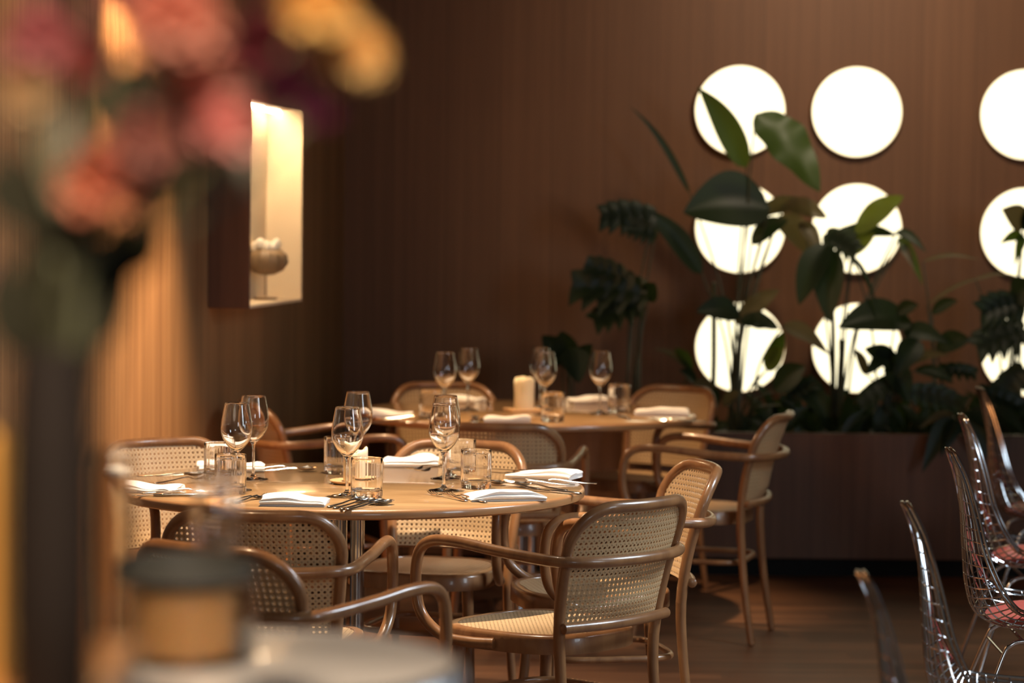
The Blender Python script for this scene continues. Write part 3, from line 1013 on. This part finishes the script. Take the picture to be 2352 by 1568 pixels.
# ---------------------------------------------------------------- wire chairs
def make_wire_chair():
    r = empty('wire_chair')
    tag(r, 'x', 'chair', 'chrome wire chairs in a row at the right')
    pr = spline([(-0.232, 0, 0.862), (-0.216, 0, 0.80), (-0.203, 0, 0.70), (-0.196, 0, 0.60), (-0.187, 0, 0.50), (-0.160, 0, 0.425), (-0.09, 0, 0.392), (0.0, 0, 0.388), (0.10, 0, 0.396), (0.19, 0, 0.412), (0.225, 0, 0.408)], 6)
    n = len(pr)
    ws = spline([(0.06, 0, 0), (0.105, 0, 0), (0.150, 0, 0), (0.185, 0, 0), (0.205, 0, 0), (0.22, 0, 0), (0.232, 0, 0), (0.24, 0, 0), (0.24, 0, 0), (0.225, 0, 0), (0.19, 0, 0)], 6)
    fw = spline([(0.004, 0.0, 0), (0.014, 0, 0), (0.028, 0, 0), (0.045, 0, 0), (0.070, 0, 0.02), (0.075, 0, 0.05), (0.03, 0, 0.07), (0.0, 0, 0.065), (0, 0, 0.05), (0, 0, 0.03), (0, 0, 0.01)], 6)
    def S(i, u):
        i0 = int(min(n-1, max(0, i))); i1 = min(n-1, i0+1); t = i - i0
        p = pr[i0].lerp(pr[i1], t); w = ws[i0].lerp(ws[i1], t).x; q = fw[i0].lerp(fw[i1], t)
        k = abs(u) ** 2.2
        return Vector((u*w, p.x + q.x*k, p.z + q.z*k))
    m = MB()
    NL = 13
    for k in range(NL):
        u = -1 + 2*(k+0.5)/NL
        m.add(tube([S(i, u) for i in range(0, n)], 0.0021, 6, cap=False))
    for i in range(2, n-1, 2):
        m.add(tube([S(i, -1 + 2*j/16) for j in range(17)], 0.0020, 6, cap=False))
    m.build('wire_shell', CHROME, r)
    loop = [S(i, -1) for i in range(n)] + [S(n-1, -1 + 2*j/12) for j in range(1, 12)] + [S(i, 1) for i in range(n-1, -1, -1)] + [S(0, 1 - 2*j/8) + Vector((0, -0.004*math.sin(PI*j/8), 0.012*math.sin(PI*j/8))) for j in range(1, 8)]
    rm = MB().add(tube(loop, 0.0040, 8, closed=True))
    loop2 = [p + Vector((0, 0, -0.011)) if p.z < 0.5 else p + Vector((0, -0.011, 0)) for p in loop]
    rm.add(tube(loop2, 0.0040, 8, closed=True))
    rm.build('rim', CHROME, r)
    # pad
    v, f = [], []
    NR, NA = 10, 48
    for side in (1, -1):
        for i in range(NR+1):
            for j in range(NA):
                a = 2*PI*j/NA; rr = i/NR
                x = 0.17*rr*math.copysign(abs(math.cos(a))**0.75, math.cos(a)); y = 0.035 + 0.165*rr*math.copysign(abs(math.sin(a))**0.75, math.sin(a))
                ed = 0.012*(1-rr**6)**0.5
                v.append((x, y, 0.414 + 0.05*(abs(x)/0.24)**2.2 + 0.04*max(0, y-0.05) + side*ed))
    off = (NR+1)*NA
    for s in (0, 1):
        for i in range(NR):
            for j in range(NA):
                l = (j+1) % NA
                f.append((s*off+i*NA+j, s*off+i*NA+l, s*off+(i+1)*NA+l, s*off+(i+1)*NA+j))
    MB().add((v, f)).build('seat_pad', RED, r)
    for s in (-1, 1):
        for dx in (0.0,):
            path = [(s*0.22, -0.215, 0.006), (s*0.185, -0.155, 0.2), (s*0.160, -0.105, 0.335), (s*0.157, -0.085, 0.362), (s*0.155, -0.055, 0.372), (s*0.155, 0.03, 0.374), (s*0.155, 0.10, 0.374), (s*0.157, 0.128, 0.364), (s*0.160, 0.145, 0.335), (s*0.185, 0.18, 0.2), (s*0.22, 0.225, 0.006)]
            MB().add(tube(spline(path, 5), 0.0062, 10)).build('leg_frame', CHROME, r)
    MB().add(tube([(-0.156, -0.055, 0.374), (0.156, -0.055, 0.374)], 0.005, 8)).add(tube([(-0.156, 0.10, 0.376), (0.156, 0.10, 0.376)], 0.005, 8)).add(tube([(-0.16, -0.105, 0.335), (0.16, -0.105, 0.335)], 0.004, 8)).build('cross_bar', CHROME, r)
    return r
wc0 = make_wire_chair()
WCL = ['blurred chrome wire chair nearest to the camera, only its back top in view', 'chrome wire chair second nearest, with bright highlights at its top', 'sharp chrome wire chair in the middle of the row with a red seat pad',
       'fourth chrome wire chair of the row, behind the sharp one', 'farthest chrome wire chair, its back up against the plants']
for i, (px, py) in enumerate([(1985, 1322), (2085, 1160), (2184, 1034), (2211, 955), (2252, 893)]):
    rz = R(-92)
    p = onz(px, py, 0.868)
    off = Matrix.Rotation(rz, 3, 'Z') @ Vector((0, -0.235, 0))
    loc = Vector((p.x - off.x, p.y - off.y, 0))
    if i == 0:
        wc0.location = loc; wc0.rotation_euler = (0, 0, rz); wc0['label'] = WCL[0]
    else:
        copy_thing(wc0, loc, rz, WCL[i])

# ---------------------------------------------------------------- planting
def leaf_blade(p0, p1, width, nrm, droop=0.1, fold=0.25, shape='oval', nl=16, nw=6, wave=0.0):
    p0, p1 = Vector(p0), Vector(p1)
    ax = p1 - p0
    Ln = ax.length
    side = ax.cross(nrm).normalized()
    up = side.cross(ax).normalized()
    v, f = [], []
    for i in range(nl+1):
        t = i/nl
        c = p0 + ax*t + Vector((0, 0, 1)) * droop * Ln * math.sin(PI*t)
        if shape == 'oval':
            w = math.sin(PI * t**0.8) ** 0.75
        elif shape == 'lance':
            w = (math.sin(PI * t**0.6)) ** 0.9
        elif shape == 'heart':
            w = math.sin(PI * (0.18 + 0.82*t) ** 0.9) ** 0.7 if t > 0 else 0.5
        else:
            w = math.sin(PI*t)
        w = max(0.02, w) * width/2
        for j in range(nw+1):
            u = -1 + 2*j/nw
            z = fold*abs(u)*w + wave*w*math.sin(t*17 + (2 if u > 0 else 0))*abs(u)
            v.append(c + side*u*w + up*z)
    for i in range(nl):
        for j in range(nw):
            a = i*(nw+1)+j
            f.append((a, a+1, a+nw+2, a+nw+1))
    return v, f

def split_leaf(p0, p1, width, nrm, lobes=5, droop=0.05):
    p0, p1 = Vector(p0), Vector(p1)
    ax = p1-p0
    side = ax.cross(nrm).normalized()
    m = MB()
    for k in range(lobes):
        t = (k+0.3)/lobes
        b = p0 + ax*t + Vector((0, 0, droop*ax.length*math.sin(PI*t)))
        ln = width/2*(0.65 + 0.5*math.sin(PI*(t*0.8+0.1)))
        for s in (-1, 1):
            dirv = (side*s + ax.normalized()*(0.15 + 0.9*t)).normalized()
            e = b + dirv*ln + Vector((0, 0, -0.12*ln))
            m.add(leaf_blade(b - dirv*0.01, e, ax.length/lobes*1.5, nrm, 0.12, 0.2, 'lance', 8, 4))
    m.add(leaf_blade(p0 + ax*0.75, p0 + ax*1.08, width*0.2, nrm, 0.05, 0.2, 'lance', 8, 4))
    m.add(leaf_blade(p0, p0 + ax*0.95, width*0.5, nrm, droop, 0.15, 'oval', 12, 4))
    return m.v, m.f

GP = 'leafy plants growing in the planter'
SOILZ = 0.55
def plant(label, base_px, base_d, leaves, cat='plant', name='potted_plant'):
    """leaves: (x0,y0,x1,y1,width px,depth,kind,material)"""
    b = at(base_px, 900, base_d)
    root = empty(name, (b.x, base_d, SOILZ))
    tag(root, label, cat, GP)
    rl = root.location
    for (x0, y0, x1, y1, wp, dd, kind, mat) in leaves:
        a, e = at(x0, y0, dd), at(x1, y1, dd - 0.06)
        k = dd / F
        nrm = Vector((random.uniform(-0.5, 0.5), -1, random.uniform(0.1, 0.7))).normalized()
        if kind == 'split':
            vf = split_leaf(a - rl, e - rl, wp*k, nrm)
        elif kind == 'lance':
            vf = leaf_blade(a - rl, e - rl, wp*k, nrm, 0.10, 0.25, 'lance', 18, 4)
        elif kind == 'wavy':
            vf = leaf_blade(a - rl, e - rl, wp*k, nrm, 0.08, 0.2, 'oval', 22, 6, wave=0.12)
        else:
            vf = leaf_blade(a - rl, e - rl, wp*k, nrm, 0.10, 0.3, kind, 16, 6)
        MB().add(vf).build('leaf', mat, root, angle=80)
        s0 = Vector((random.uniform(-0.04, 0.04), random.uniform(-0.03, 0.03), -0.02))
        mid = (s0 + (a - rl)) * 0.5 + Vector((((a - rl).x) * -0.18, 0.0, 0.06))
        MB().add(tube(spline([s0, mid, a - rl], 8), [0.006 - 0.003*i/16 for i in range(17)], 6)).build('stem', STEM, root)
    return root

D0 = 11.75
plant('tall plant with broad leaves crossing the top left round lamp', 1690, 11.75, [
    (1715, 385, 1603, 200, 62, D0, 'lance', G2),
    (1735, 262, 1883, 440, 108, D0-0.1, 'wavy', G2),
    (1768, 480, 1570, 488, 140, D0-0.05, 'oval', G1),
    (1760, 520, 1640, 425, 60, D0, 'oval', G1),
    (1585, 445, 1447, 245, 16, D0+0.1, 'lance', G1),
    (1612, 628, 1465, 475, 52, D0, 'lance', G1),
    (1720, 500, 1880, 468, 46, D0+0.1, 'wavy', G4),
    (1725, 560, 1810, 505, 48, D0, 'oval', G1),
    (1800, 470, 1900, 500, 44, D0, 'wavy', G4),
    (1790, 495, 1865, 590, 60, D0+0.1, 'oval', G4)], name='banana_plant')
plant('plant with upright bright green leaf before the middle round lamp', 1925, 11.65, [
    (1965, 535, 2075, 450, 52, D0-0.1, 'wavy', G3),
    (1955, 585, 2010, 535, 34, D0-0.1, 'oval', G3),
    (1905, 545, 2060, 540, 40, D0, 'wavy', G1),
    (2060, 530, 2128, 580, 26, D0, 'lance', G1),
    (2065, 545, 2120, 655, 26, D0, 'lance', G2),
    (2070, 560, 2100, 620, 22, D0, 'lance', G4),
    (1900, 560, 1835, 700, 72, D0-0.15, 'oval', G1),
    (1905, 570, 1905, 740, 80, D0-0.15, 'oval', G1),
    (1900, 540, 1965, 580, 70, D0-0.1, 'split', G1),
    (1840, 510, 1890, 600, 40, D0, 'lance', G4)], name='banana_plant')
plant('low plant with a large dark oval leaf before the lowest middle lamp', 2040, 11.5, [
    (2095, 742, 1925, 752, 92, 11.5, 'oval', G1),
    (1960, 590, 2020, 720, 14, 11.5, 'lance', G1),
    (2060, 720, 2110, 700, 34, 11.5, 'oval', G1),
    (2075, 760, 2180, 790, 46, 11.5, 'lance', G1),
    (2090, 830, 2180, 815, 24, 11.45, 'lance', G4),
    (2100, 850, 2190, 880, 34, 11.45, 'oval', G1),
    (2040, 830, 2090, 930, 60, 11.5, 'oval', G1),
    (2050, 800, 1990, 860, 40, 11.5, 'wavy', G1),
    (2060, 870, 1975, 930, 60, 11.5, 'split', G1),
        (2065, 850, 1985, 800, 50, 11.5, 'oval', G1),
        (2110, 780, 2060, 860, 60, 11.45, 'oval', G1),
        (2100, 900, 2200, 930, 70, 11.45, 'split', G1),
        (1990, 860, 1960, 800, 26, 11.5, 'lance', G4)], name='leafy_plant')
plant('bushy plant below the lowest left round lamp', 1700, 11.55, [
    (1690, 745, 1790, 665, 44, 11.6, 'wavy', G4),
    (1700, 725, 1600, 715, 60, 11.55, 'oval', G1),
    (1700, 735, 1790, 755, 44, 11.5, 'wavy', G1),
    (1770, 840, 1800, 760, 40, 11.5, 'lance', G2),
    (1760, 850, 1800, 800, 46, 11.45, 'oval', G3),
    (1800, 745, 1905, 815, 40, 11.5, 'lance', G4),
    (1780, 900, 1850, 840, 60, 11.4, 'oval', G1),
    (1800, 930, 1870, 880, 60, 11.4, 'split', G1),
    (1660, 930, 1700, 900, 28, 11.4, 'oval', G4),
    (1830, 870, 1900, 960, 60, 11.4, 'oval', G1)], name='leafy_plant')
plant('dark monstera in the shade left of the round lamps', 1450, 11.6, [
    (1500, 500, 1385, 500, 90, 11.7, 'split', G1),
    (1505, 540, 1440, 520, 60, 11.7, 'split', G1),
    (1480, 680, 1325, 660, 120, 11.6, 'split', G1),
    (1450, 650, 1350, 610, 70, 11.6, 'split', G1),
    (1470, 700, 1370, 740, 90, 11.6, 'split', G1),
    (1490, 690, 1505, 650, 50, 11.6, 'oval', G1)], name='monstera_plant')
plant('small dark plant behind the far table wine glasses', 1300, 11.5, [
    (1300, 840, 1245, 770, 50, 11.5, 'oval', G1),
    (1310, 850, 1290, 760, 60, 11.5, 'oval', G1),
    (1320, 850, 1360, 790, 40, 11.5, 'oval', G1),
    (1310, 800, 1330, 880, 70, 11.45, 'oval', G1),
    (1290, 820, 1230, 850, 40, 11.45, 'oval', G1)], name='leafy_plant')
plant('small plant with an olive leaf behind the right back chair', 1560, 11.45, [
    (1590, 850, 1550, 800, 26, 11.5, 'oval', G2),
    (1590, 850, 1500, 800, 20, 11.5, 'lance', G4),
    (1600, 880, 1560, 850, 30, 11.45, 'lance', G1),
    (1640, 900, 1590, 880, 30, 11.45, 'oval', G4),
    (1650, 930, 1620, 900, 40, 11.4, 'oval', G1)], name='leafy_plant')
plant('plant with hand shaped leaves before the right edge lamps', 2330, 11.6, [
    (2352, 520, 2300, 480, 60, 11.7, 'lance', G4),
    (2350, 540, 2296, 560, 26, 11.7, 'lance', G2),
    (2350, 540, 2330, 610, 26, 11.7, 'lance', G2),
    (2352, 530, 2360, 470, 40, 11.7, 'oval', G1),
    (2345, 700, 2260, 720, 100, 11.5, 'split', G1),
    (2352, 760, 2250, 800, 110, 11.45, 'split', G1),
    (2352, 850, 2290, 930, 90, 11.4, 'split', G1),
    (2330, 690, 2380, 650, 70, 11.5, 'oval', G1),
    (2240, 640, 2350, 640, 8, 11.6, 'lance', G4)], name='monstera_plant')
plant('plant with arching thin twigs between the lamp columns', 2150, 11.7, [
    (2120, 600, 2252, 598, 10, 11.75, 'lance', G4),
    (2130, 700, 2290, 635, 8, 11.75, 'lance', G4),
    (2140, 720, 2200, 690, 30, 11.6, 'oval', G1),
    (2150, 800, 2230, 780, 50, 11.5, 'oval', G1),
    (2160, 850, 2240, 860, 50, 11.5, 'split', G1)], name='leafy_plant')
plant('plant with long leaves hanging over the front of the planter', 2190, 11.25, [
    (2190, 960, 2118, 1085, 50, 11.12, 'lance', G1),
    (2200, 965, 2160, 1050, 40, 11.12, 'lance', G1),
    (2190, 950, 2110, 985, 22, 11.15, 'lance', G4),
    (2220, 960, 2290, 1080, 50, 11.12, 'lance', G1),
    (2260, 950, 2352, 1000, 60, 11.12, 'oval', G1),
    (2230, 940, 2300, 1010, 50, 11.12, 'lance', G1),
    (2250, 900, 2350, 940, 60, 11.2, 'split', G1)], name='leafy_plant')
# dense low ground leaves
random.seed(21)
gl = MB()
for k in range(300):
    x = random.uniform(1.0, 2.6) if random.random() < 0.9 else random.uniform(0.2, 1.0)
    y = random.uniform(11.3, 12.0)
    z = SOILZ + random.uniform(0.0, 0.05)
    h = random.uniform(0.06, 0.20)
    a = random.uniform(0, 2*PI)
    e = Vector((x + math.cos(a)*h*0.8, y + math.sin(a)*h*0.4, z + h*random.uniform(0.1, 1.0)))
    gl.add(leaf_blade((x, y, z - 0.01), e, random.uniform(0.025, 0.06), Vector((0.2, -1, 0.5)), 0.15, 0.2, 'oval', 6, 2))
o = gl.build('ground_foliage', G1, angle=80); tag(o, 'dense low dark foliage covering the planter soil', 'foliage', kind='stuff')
# two bamboo sticks / trunks standing in the planter
for k, (px, y0, dd, lab) in enumerate([(2092, 905, 11.6, 'thin brown stake standing in the planter right of the lamps'), (1640, 650, 11.6, 'dark plant stake before the lowest left lamp'), (1932, 780, 11.55, 'dark plant stake before the lowest middle lamp')]):
    a = at(px, y0, dd)
    o = MB().add(tube([(0, 0, -0.03), (0.004, 0, (a.z-SOILZ)*0.5), (0, 0, a.z - SOILZ)], 0.011 if k else 0.008, 8)).build('plant_stake', STEM if k else LRIM)
    o.location = (a.x, dd, SOILZ)
    tag(o, lab, 'stake', 'stakes in the planter')

# ---------------------------------------------------------------- foreground, far out of focus
def petals(R0, layers, seed, cup=0.5):
    random.seed(seed)
    m = MB()
    n = layers
    for k in range(n):
        ph = math.acos(1 - 1.75*(k+0.5)/n)
        th = k*2.39996
        d = Vector((math.sin(ph)*math.cos(th), math.sin(ph)*math.sin(th), math.cos(ph)))
        tip = d*R0*random.uniform(0.85, 1.08)
        base = d*R0*0.15
        nr = d.cross(Vector((0, 0, 1)))
        nr = nr.cross(d) if nr.length > 1e-3 else Vector((1, 0, 0))
        m.add(leaf_blade(base, tip, R0*0.8, nr.normalized(), 0.1*cup, 0.35, 'heart', 5, 4))
    return m
def petal_mat(name, c):
    return leaf_mat(name, c, [min(1, x*1.1) for x in c], 0.3)
FD = 1.6
VB = at(130, 1500, FD)
def NECK(k):
    return at(165 + 25*math.sin(k*1.7), 620 + 30*math.cos(k*2.3), FD + 0.01*math.sin(k*3.1))
FLW = [ # px, py, radius px, colour, label
    (95, 95, 88, (0.48, 0.17, 0.18), 'blurred rose pink bloom at the top left corner'),
    (60, 225, 62, (0.60, 0.42, 0.24), 'blurred beige bloom at the left edge under the rose pink one'),
    (400, 60, 120, (0.66, 0.30, 0.22), 'large blurred dusty salmon bloom at the top of the bouquet'),
    (300, -30, 90, (0.35, 0.13, 0.11), 'blurred pinkish bloom cut by the top of the photo'),
    (455, 185, 78, (0.88, 0.40, 0.27), 'bright coral bloom in the middle of the bouquet'),
    (525, 300, 80, (0.72, 0.32, 0.29), 'dusty pink bloom left of the lit niche'),
    (610, 115, 92, (0.16, 0.03, 0.04), 'dark maroon bloom right of the coral one'),
    (655, 205, 74, (0.060, 0.008, 0.022), 'nearly black purple bloom above the lit niche'),
    (725, 255, 50, (0.13, 0.02, 0.06), 'purple bloom at the right side of the bouquet'),
    (730, 25, 85, (0.80, 0.52, 0.18), 'golden bloom at the top right of the bouquet'),
    (812, 135, 82, (0.88, 0.62, 0.27), 'large yellow bloom at the right end of the bouquet'),
    (240, 425, 105, (0.62, 0.22, 0.13), 'low salmon red bloom above the stems'),
    (335, 335, 85, (0.38, 0.16, 0.13), 'muted pink bloom above the low salmon red one'),
    (190, 150, 55, (0.30, 0.07, 0.06), 'small dark red bloom beside the rose pink one'),
    (-15, 640, 40, (0.50, 0.30, 0.26), 'pale pink bloom at the left edge beside the stems'),
]
random.seed(5)
for k, (px, py, rp, c, lab) in enumerate(FLW):
    dd = FD + random.uniform(-0.08, 0.08)
    p = at(px, py, dd)
    r = empty('cut_flower', p)
    tag(r, lab, 'flower', 'flowers in the foreground bouquet')
    petals(1.12*rp*dd/F, 70, k).build('bloom', petal_mat('petal', c), r, angle=80)
    nk = NECK(k) - p
    e = Vector((VB.x + random.uniform(-0.012, 0.012), FD + random.uniform(-0.012, 0.012), VB.z)) - p
    mid = nk*0.5 + Vector((0, 0, -0.012))
    MB().add(tube(spline([(0, 0, 0), mid, nk, e], 8), 0.0022, 6)).build('stem', STEM, r)
FL = flat_mat('bouquet_leaf', (0.012, 0.011, 0.006), 0.85, noise_amt=0.3)
FL.node_tree.nodes['Principled BSDF'].inputs['Specular IOR Level'].default_value = 0.1
FL2 = petal_mat('bouquet_olive', (0.06, 0.045, 0.018))
for k, (x0, y0, x1, y1, wp, mat, lab) in enumerate([
        (330, 330, 340, 110, 150, FL, 'dark leaf in the gap left of the coral bloom'),
        (330, 520, 400, 300, 110, FL2, 'olive leaf right of the low salmon bloom'),
        (60, 520, -20, 380, 120, FL, 'dark leaf cut by the left photo edge'),
        (300, 640, 340, 480, 120, FL, 'dark leaf at the right of the stem bundle'),
        (40, 820, -10, 600, 110, FL, 'dark leaf at the left of the stem bundle'),
        (150, 860, 120, 500, 190, FL, 'very wide dark leaf in the stem bundle'),
        (230, 800, 270, 520, 120, FL, 'upright dark leaf right of the wide one'),
        (260, 330, 210, 60, 120, FL, 'dark green leaf between the pink blooms'),
        (300, 300, 330, 150, 110, FL, 'dark green leaf under the salmon bloom'),
        (180, 560, 150, 260, 130, FL2, 'olive leaf left of the low bloom'),
        (120, 620, 20, 330, 90, FL, 'dark leaf at the left edge of the bouquet'),
        (200, 700, 90, 420, 130, FL, 'dark leaf hanging beside the stems'),
        (220, 720, 330, 490, 110, FL, 'dark leaf right of the stems'),
        (140, 800, 60, 560, 120, FL, 'dark leaf along the left of the stems'),
        (160, 900, 200, 560, 150, FL, 'broad dark leaf in front of the stems'),
        (120, 1000, 110, 700, 130, FL, 'long dark leaf low in the bouquet'),
        (420, 330, 560, 200, 90, FL, 'dark leaf between coral and maroon blooms'),
        (570, 360, 590, 440, 40, petal_mat('grey_leaf', (0.16, 0.18, 0.18)), 'grey blue leaf at the edge of the niche')]):
    a, b2 = at(x0, y0, FD + 0.02), at(x1, y1, FD + 0.03)
    m = MB().add(leaf_blade((0, 0, 0), b2 - a, wp*FD/F, Vector((0.2, -1, 0.2)), 0.05, 0.25, 'oval', 12, 4))
    e = Vector((VB.x, FD, VB.z)) - a
    if y0 < 600:
        nk = NECK(k + 20) - a
        m.add(tube(spline([(0, 0, 0), nk, e], 6), 0.0016, 5))
    else:
        m.add(tube(spline([(0, 0, 0), e*0.5, e], 6), 0.0016, 5))
    o = m.build('foliage_sprig', mat, angle=80)
    o.location = a
    tag(o, lab, 'foliage sprig', 'greenery in the foreground bouquet')
# counter, vase
CZ = 1.20
o = MB().add(box(-0.75, at(262, 1500, 1.75).x, 1.25, 1.88, CZ - 0.04, CZ, 0.006)).add(box(-0.72, at(240, 1500, 1.75).x - 0.03, 1.29, 1.84, 0.0, CZ - 0.04, 0.003)).build('service_counter', COUNTER)
tag(o, 'blurred orange brown wooden counter in the lower left corner under the vase', 'counter')
vx = at(118, 1300, FD)
hv = at(118, 800, FD).z - CZ
sv = FD / F
o = MB().add(lathe([(0, 0), (80*sv, 0), (92*sv, 0.004), (100*sv, hv*0.3), (102*sv, hv*0.55), (92*sv, hv*0.85), (80*sv, hv), (74*sv, hv), (86*sv, hv*0.8), (90*sv, hv*0.5), (70*sv, 0.02), (0, 0.02)], 48)).build('flower_vase', BLACKGL)
o.location = (vx.x, FD, CZ + 0.0005)
tag(o, 'tall black vase holding the bouquet in the left foreground', 'vase')
# golden post added in place of an amber glow at the left edge
gx = at(-22, 1300, 1.7)
o = MB().add(lathe([(0, 0), (0.014, 0), (0.014, 0.004), (0.0125, 0.01), (0.0125, 0.15), (0.011, 0.158), (0, 0.16)], 32)).build('glow_post', BRASS)
o.location = (gx.x, 1.7, CZ + 0.0005)
tag(o, 'blurred golden post standing in for an amber glow at the lower left edge', 'ornament')
# pale round side table
SD = 2.6
sp_ = at(585, 1518, SD)
SZ = sp_.z
SR = 470 * SD / F
st = empty('pedestal_table', (sp_.x, SD, 0))
tag(st, 'blurred small pale round table in the bottom foreground', 'table')
MB().add(lathe([(0, SZ-0.022), (SR-0.01, SZ-0.022), (SR-0.002, SZ-0.018), (SR, SZ-0.010), (SR-0.002, SZ-0.003), (SR-0.01, SZ), (0, SZ)], 96)).build('tabletop', STONE, st)
MB().add(lathe([(SR+0.0003, SZ-0.034), (SR+0.006, SZ-0.030), (SR+0.009, SZ-0.016), (SR+0.004, SZ-0.002), (SR+0.0005, SZ+0.0005), (SR-0.004, SZ+0.0005), (SR+0.0003, SZ-0.003)], 96)).build('metal_edge', flat_mat('brushed_edge', (0.9, 0.9, 0.92), 0.38, 1.0), st)
MB().add(lathe([(0, 0.02), (0.022, 0.02), (0.022, SZ-0.023), (0, SZ-0.023)], 24)).build('column', CHROME, st)
MB().add(lathe([(0, 0), (0.16, 0), (0.16, 0.01), (0.03, 0.022), (0, 0.022)], 48)).build('base', CHROME, st)
# smoked glass hurricane with amber candle
k = SD / F
hp_ = at(425, 1500, SD)
hz = at(425, 1290, SD).z - SZ
o = MB().add(lathe([(0, 0.0005), (150*k, 0.0005), (160*k, 0.004), (165*k, hz*0.5), (160*k, hz), (157*k, hz), (161*k, hz*0.5), (150*k, 0.006), (0, 0.006)], 64)).build('hurricane_glass', SMOKE)
MB().add(lathe([(161*k, hz-0.016), (163*k, hz+0.001), (160*k, hz+0.002), (156*k, hz+0.001), (156.5*k, hz-0.016), (161*k, hz-0.016)], 64)).build('metal_rim', flat_mat('dark_rim', (0.05, 0.047, 0.04), 0.5), o)
o.location = (hp_.x, SD, SZ)
tag(o, 'blurred smoky glass candle holder on the pale round table', 'candle holder')
ac = empty('amber_candle', (hp_.x, SD, SZ + 0.0068))
tag(ac, 'blurred amber brown candle inside the smoky glass holder', 'candle')
hc = at(425, 1345, SD).z - SZ - 0.007
MB().add(lathe([(0, 0), (112*k, 0), (115*k, 0.003), (115*k, hc-0.003), (110*k, hc), (0, hc-0.004)], 48)).build('wax_body', AMBER, ac)
MB().add(tube([(0, 0, hc-0.005), (0.001, 0, hc+0.008)], 0.0012, 6)).build('wick', WICK, ac)
# blurred wine glass behind it and tall glass at the left
q = at(493, 1500, 3.2)
o = wg0.copy(); COL.objects.link(o)
gy = SD + 0.12
q = at(495, 1300, gy)
o.location = (q.x, gy, SZ + 0.0006); o.scale = (0.62, 0.62, 0.72)
tag(o, 'blurred small stemmed glass standing on the pale foreground table', 'wine glass')
q = at(258, 1300, SD)
hz2 = at(258, 1032, SD).z - SZ
o = MB().add(lathe([(0, 0.0005), (44*k, 0.0005), (48*k, 0.004), (52*k, hz2*0.6), (50*k, hz2*0.93), (40*k, hz2), (37*k, hz2), (47*k, hz2*0.9), (49*k, hz2*0.6), (44*k, 0.008), (0, 0.008)], 48)).build('tall_glass', SMOKE)
o.location = (q.x, SD, SZ + 0.0003)
tag(o, 'blurred tall smoky glass right of the black vase', 'glass')
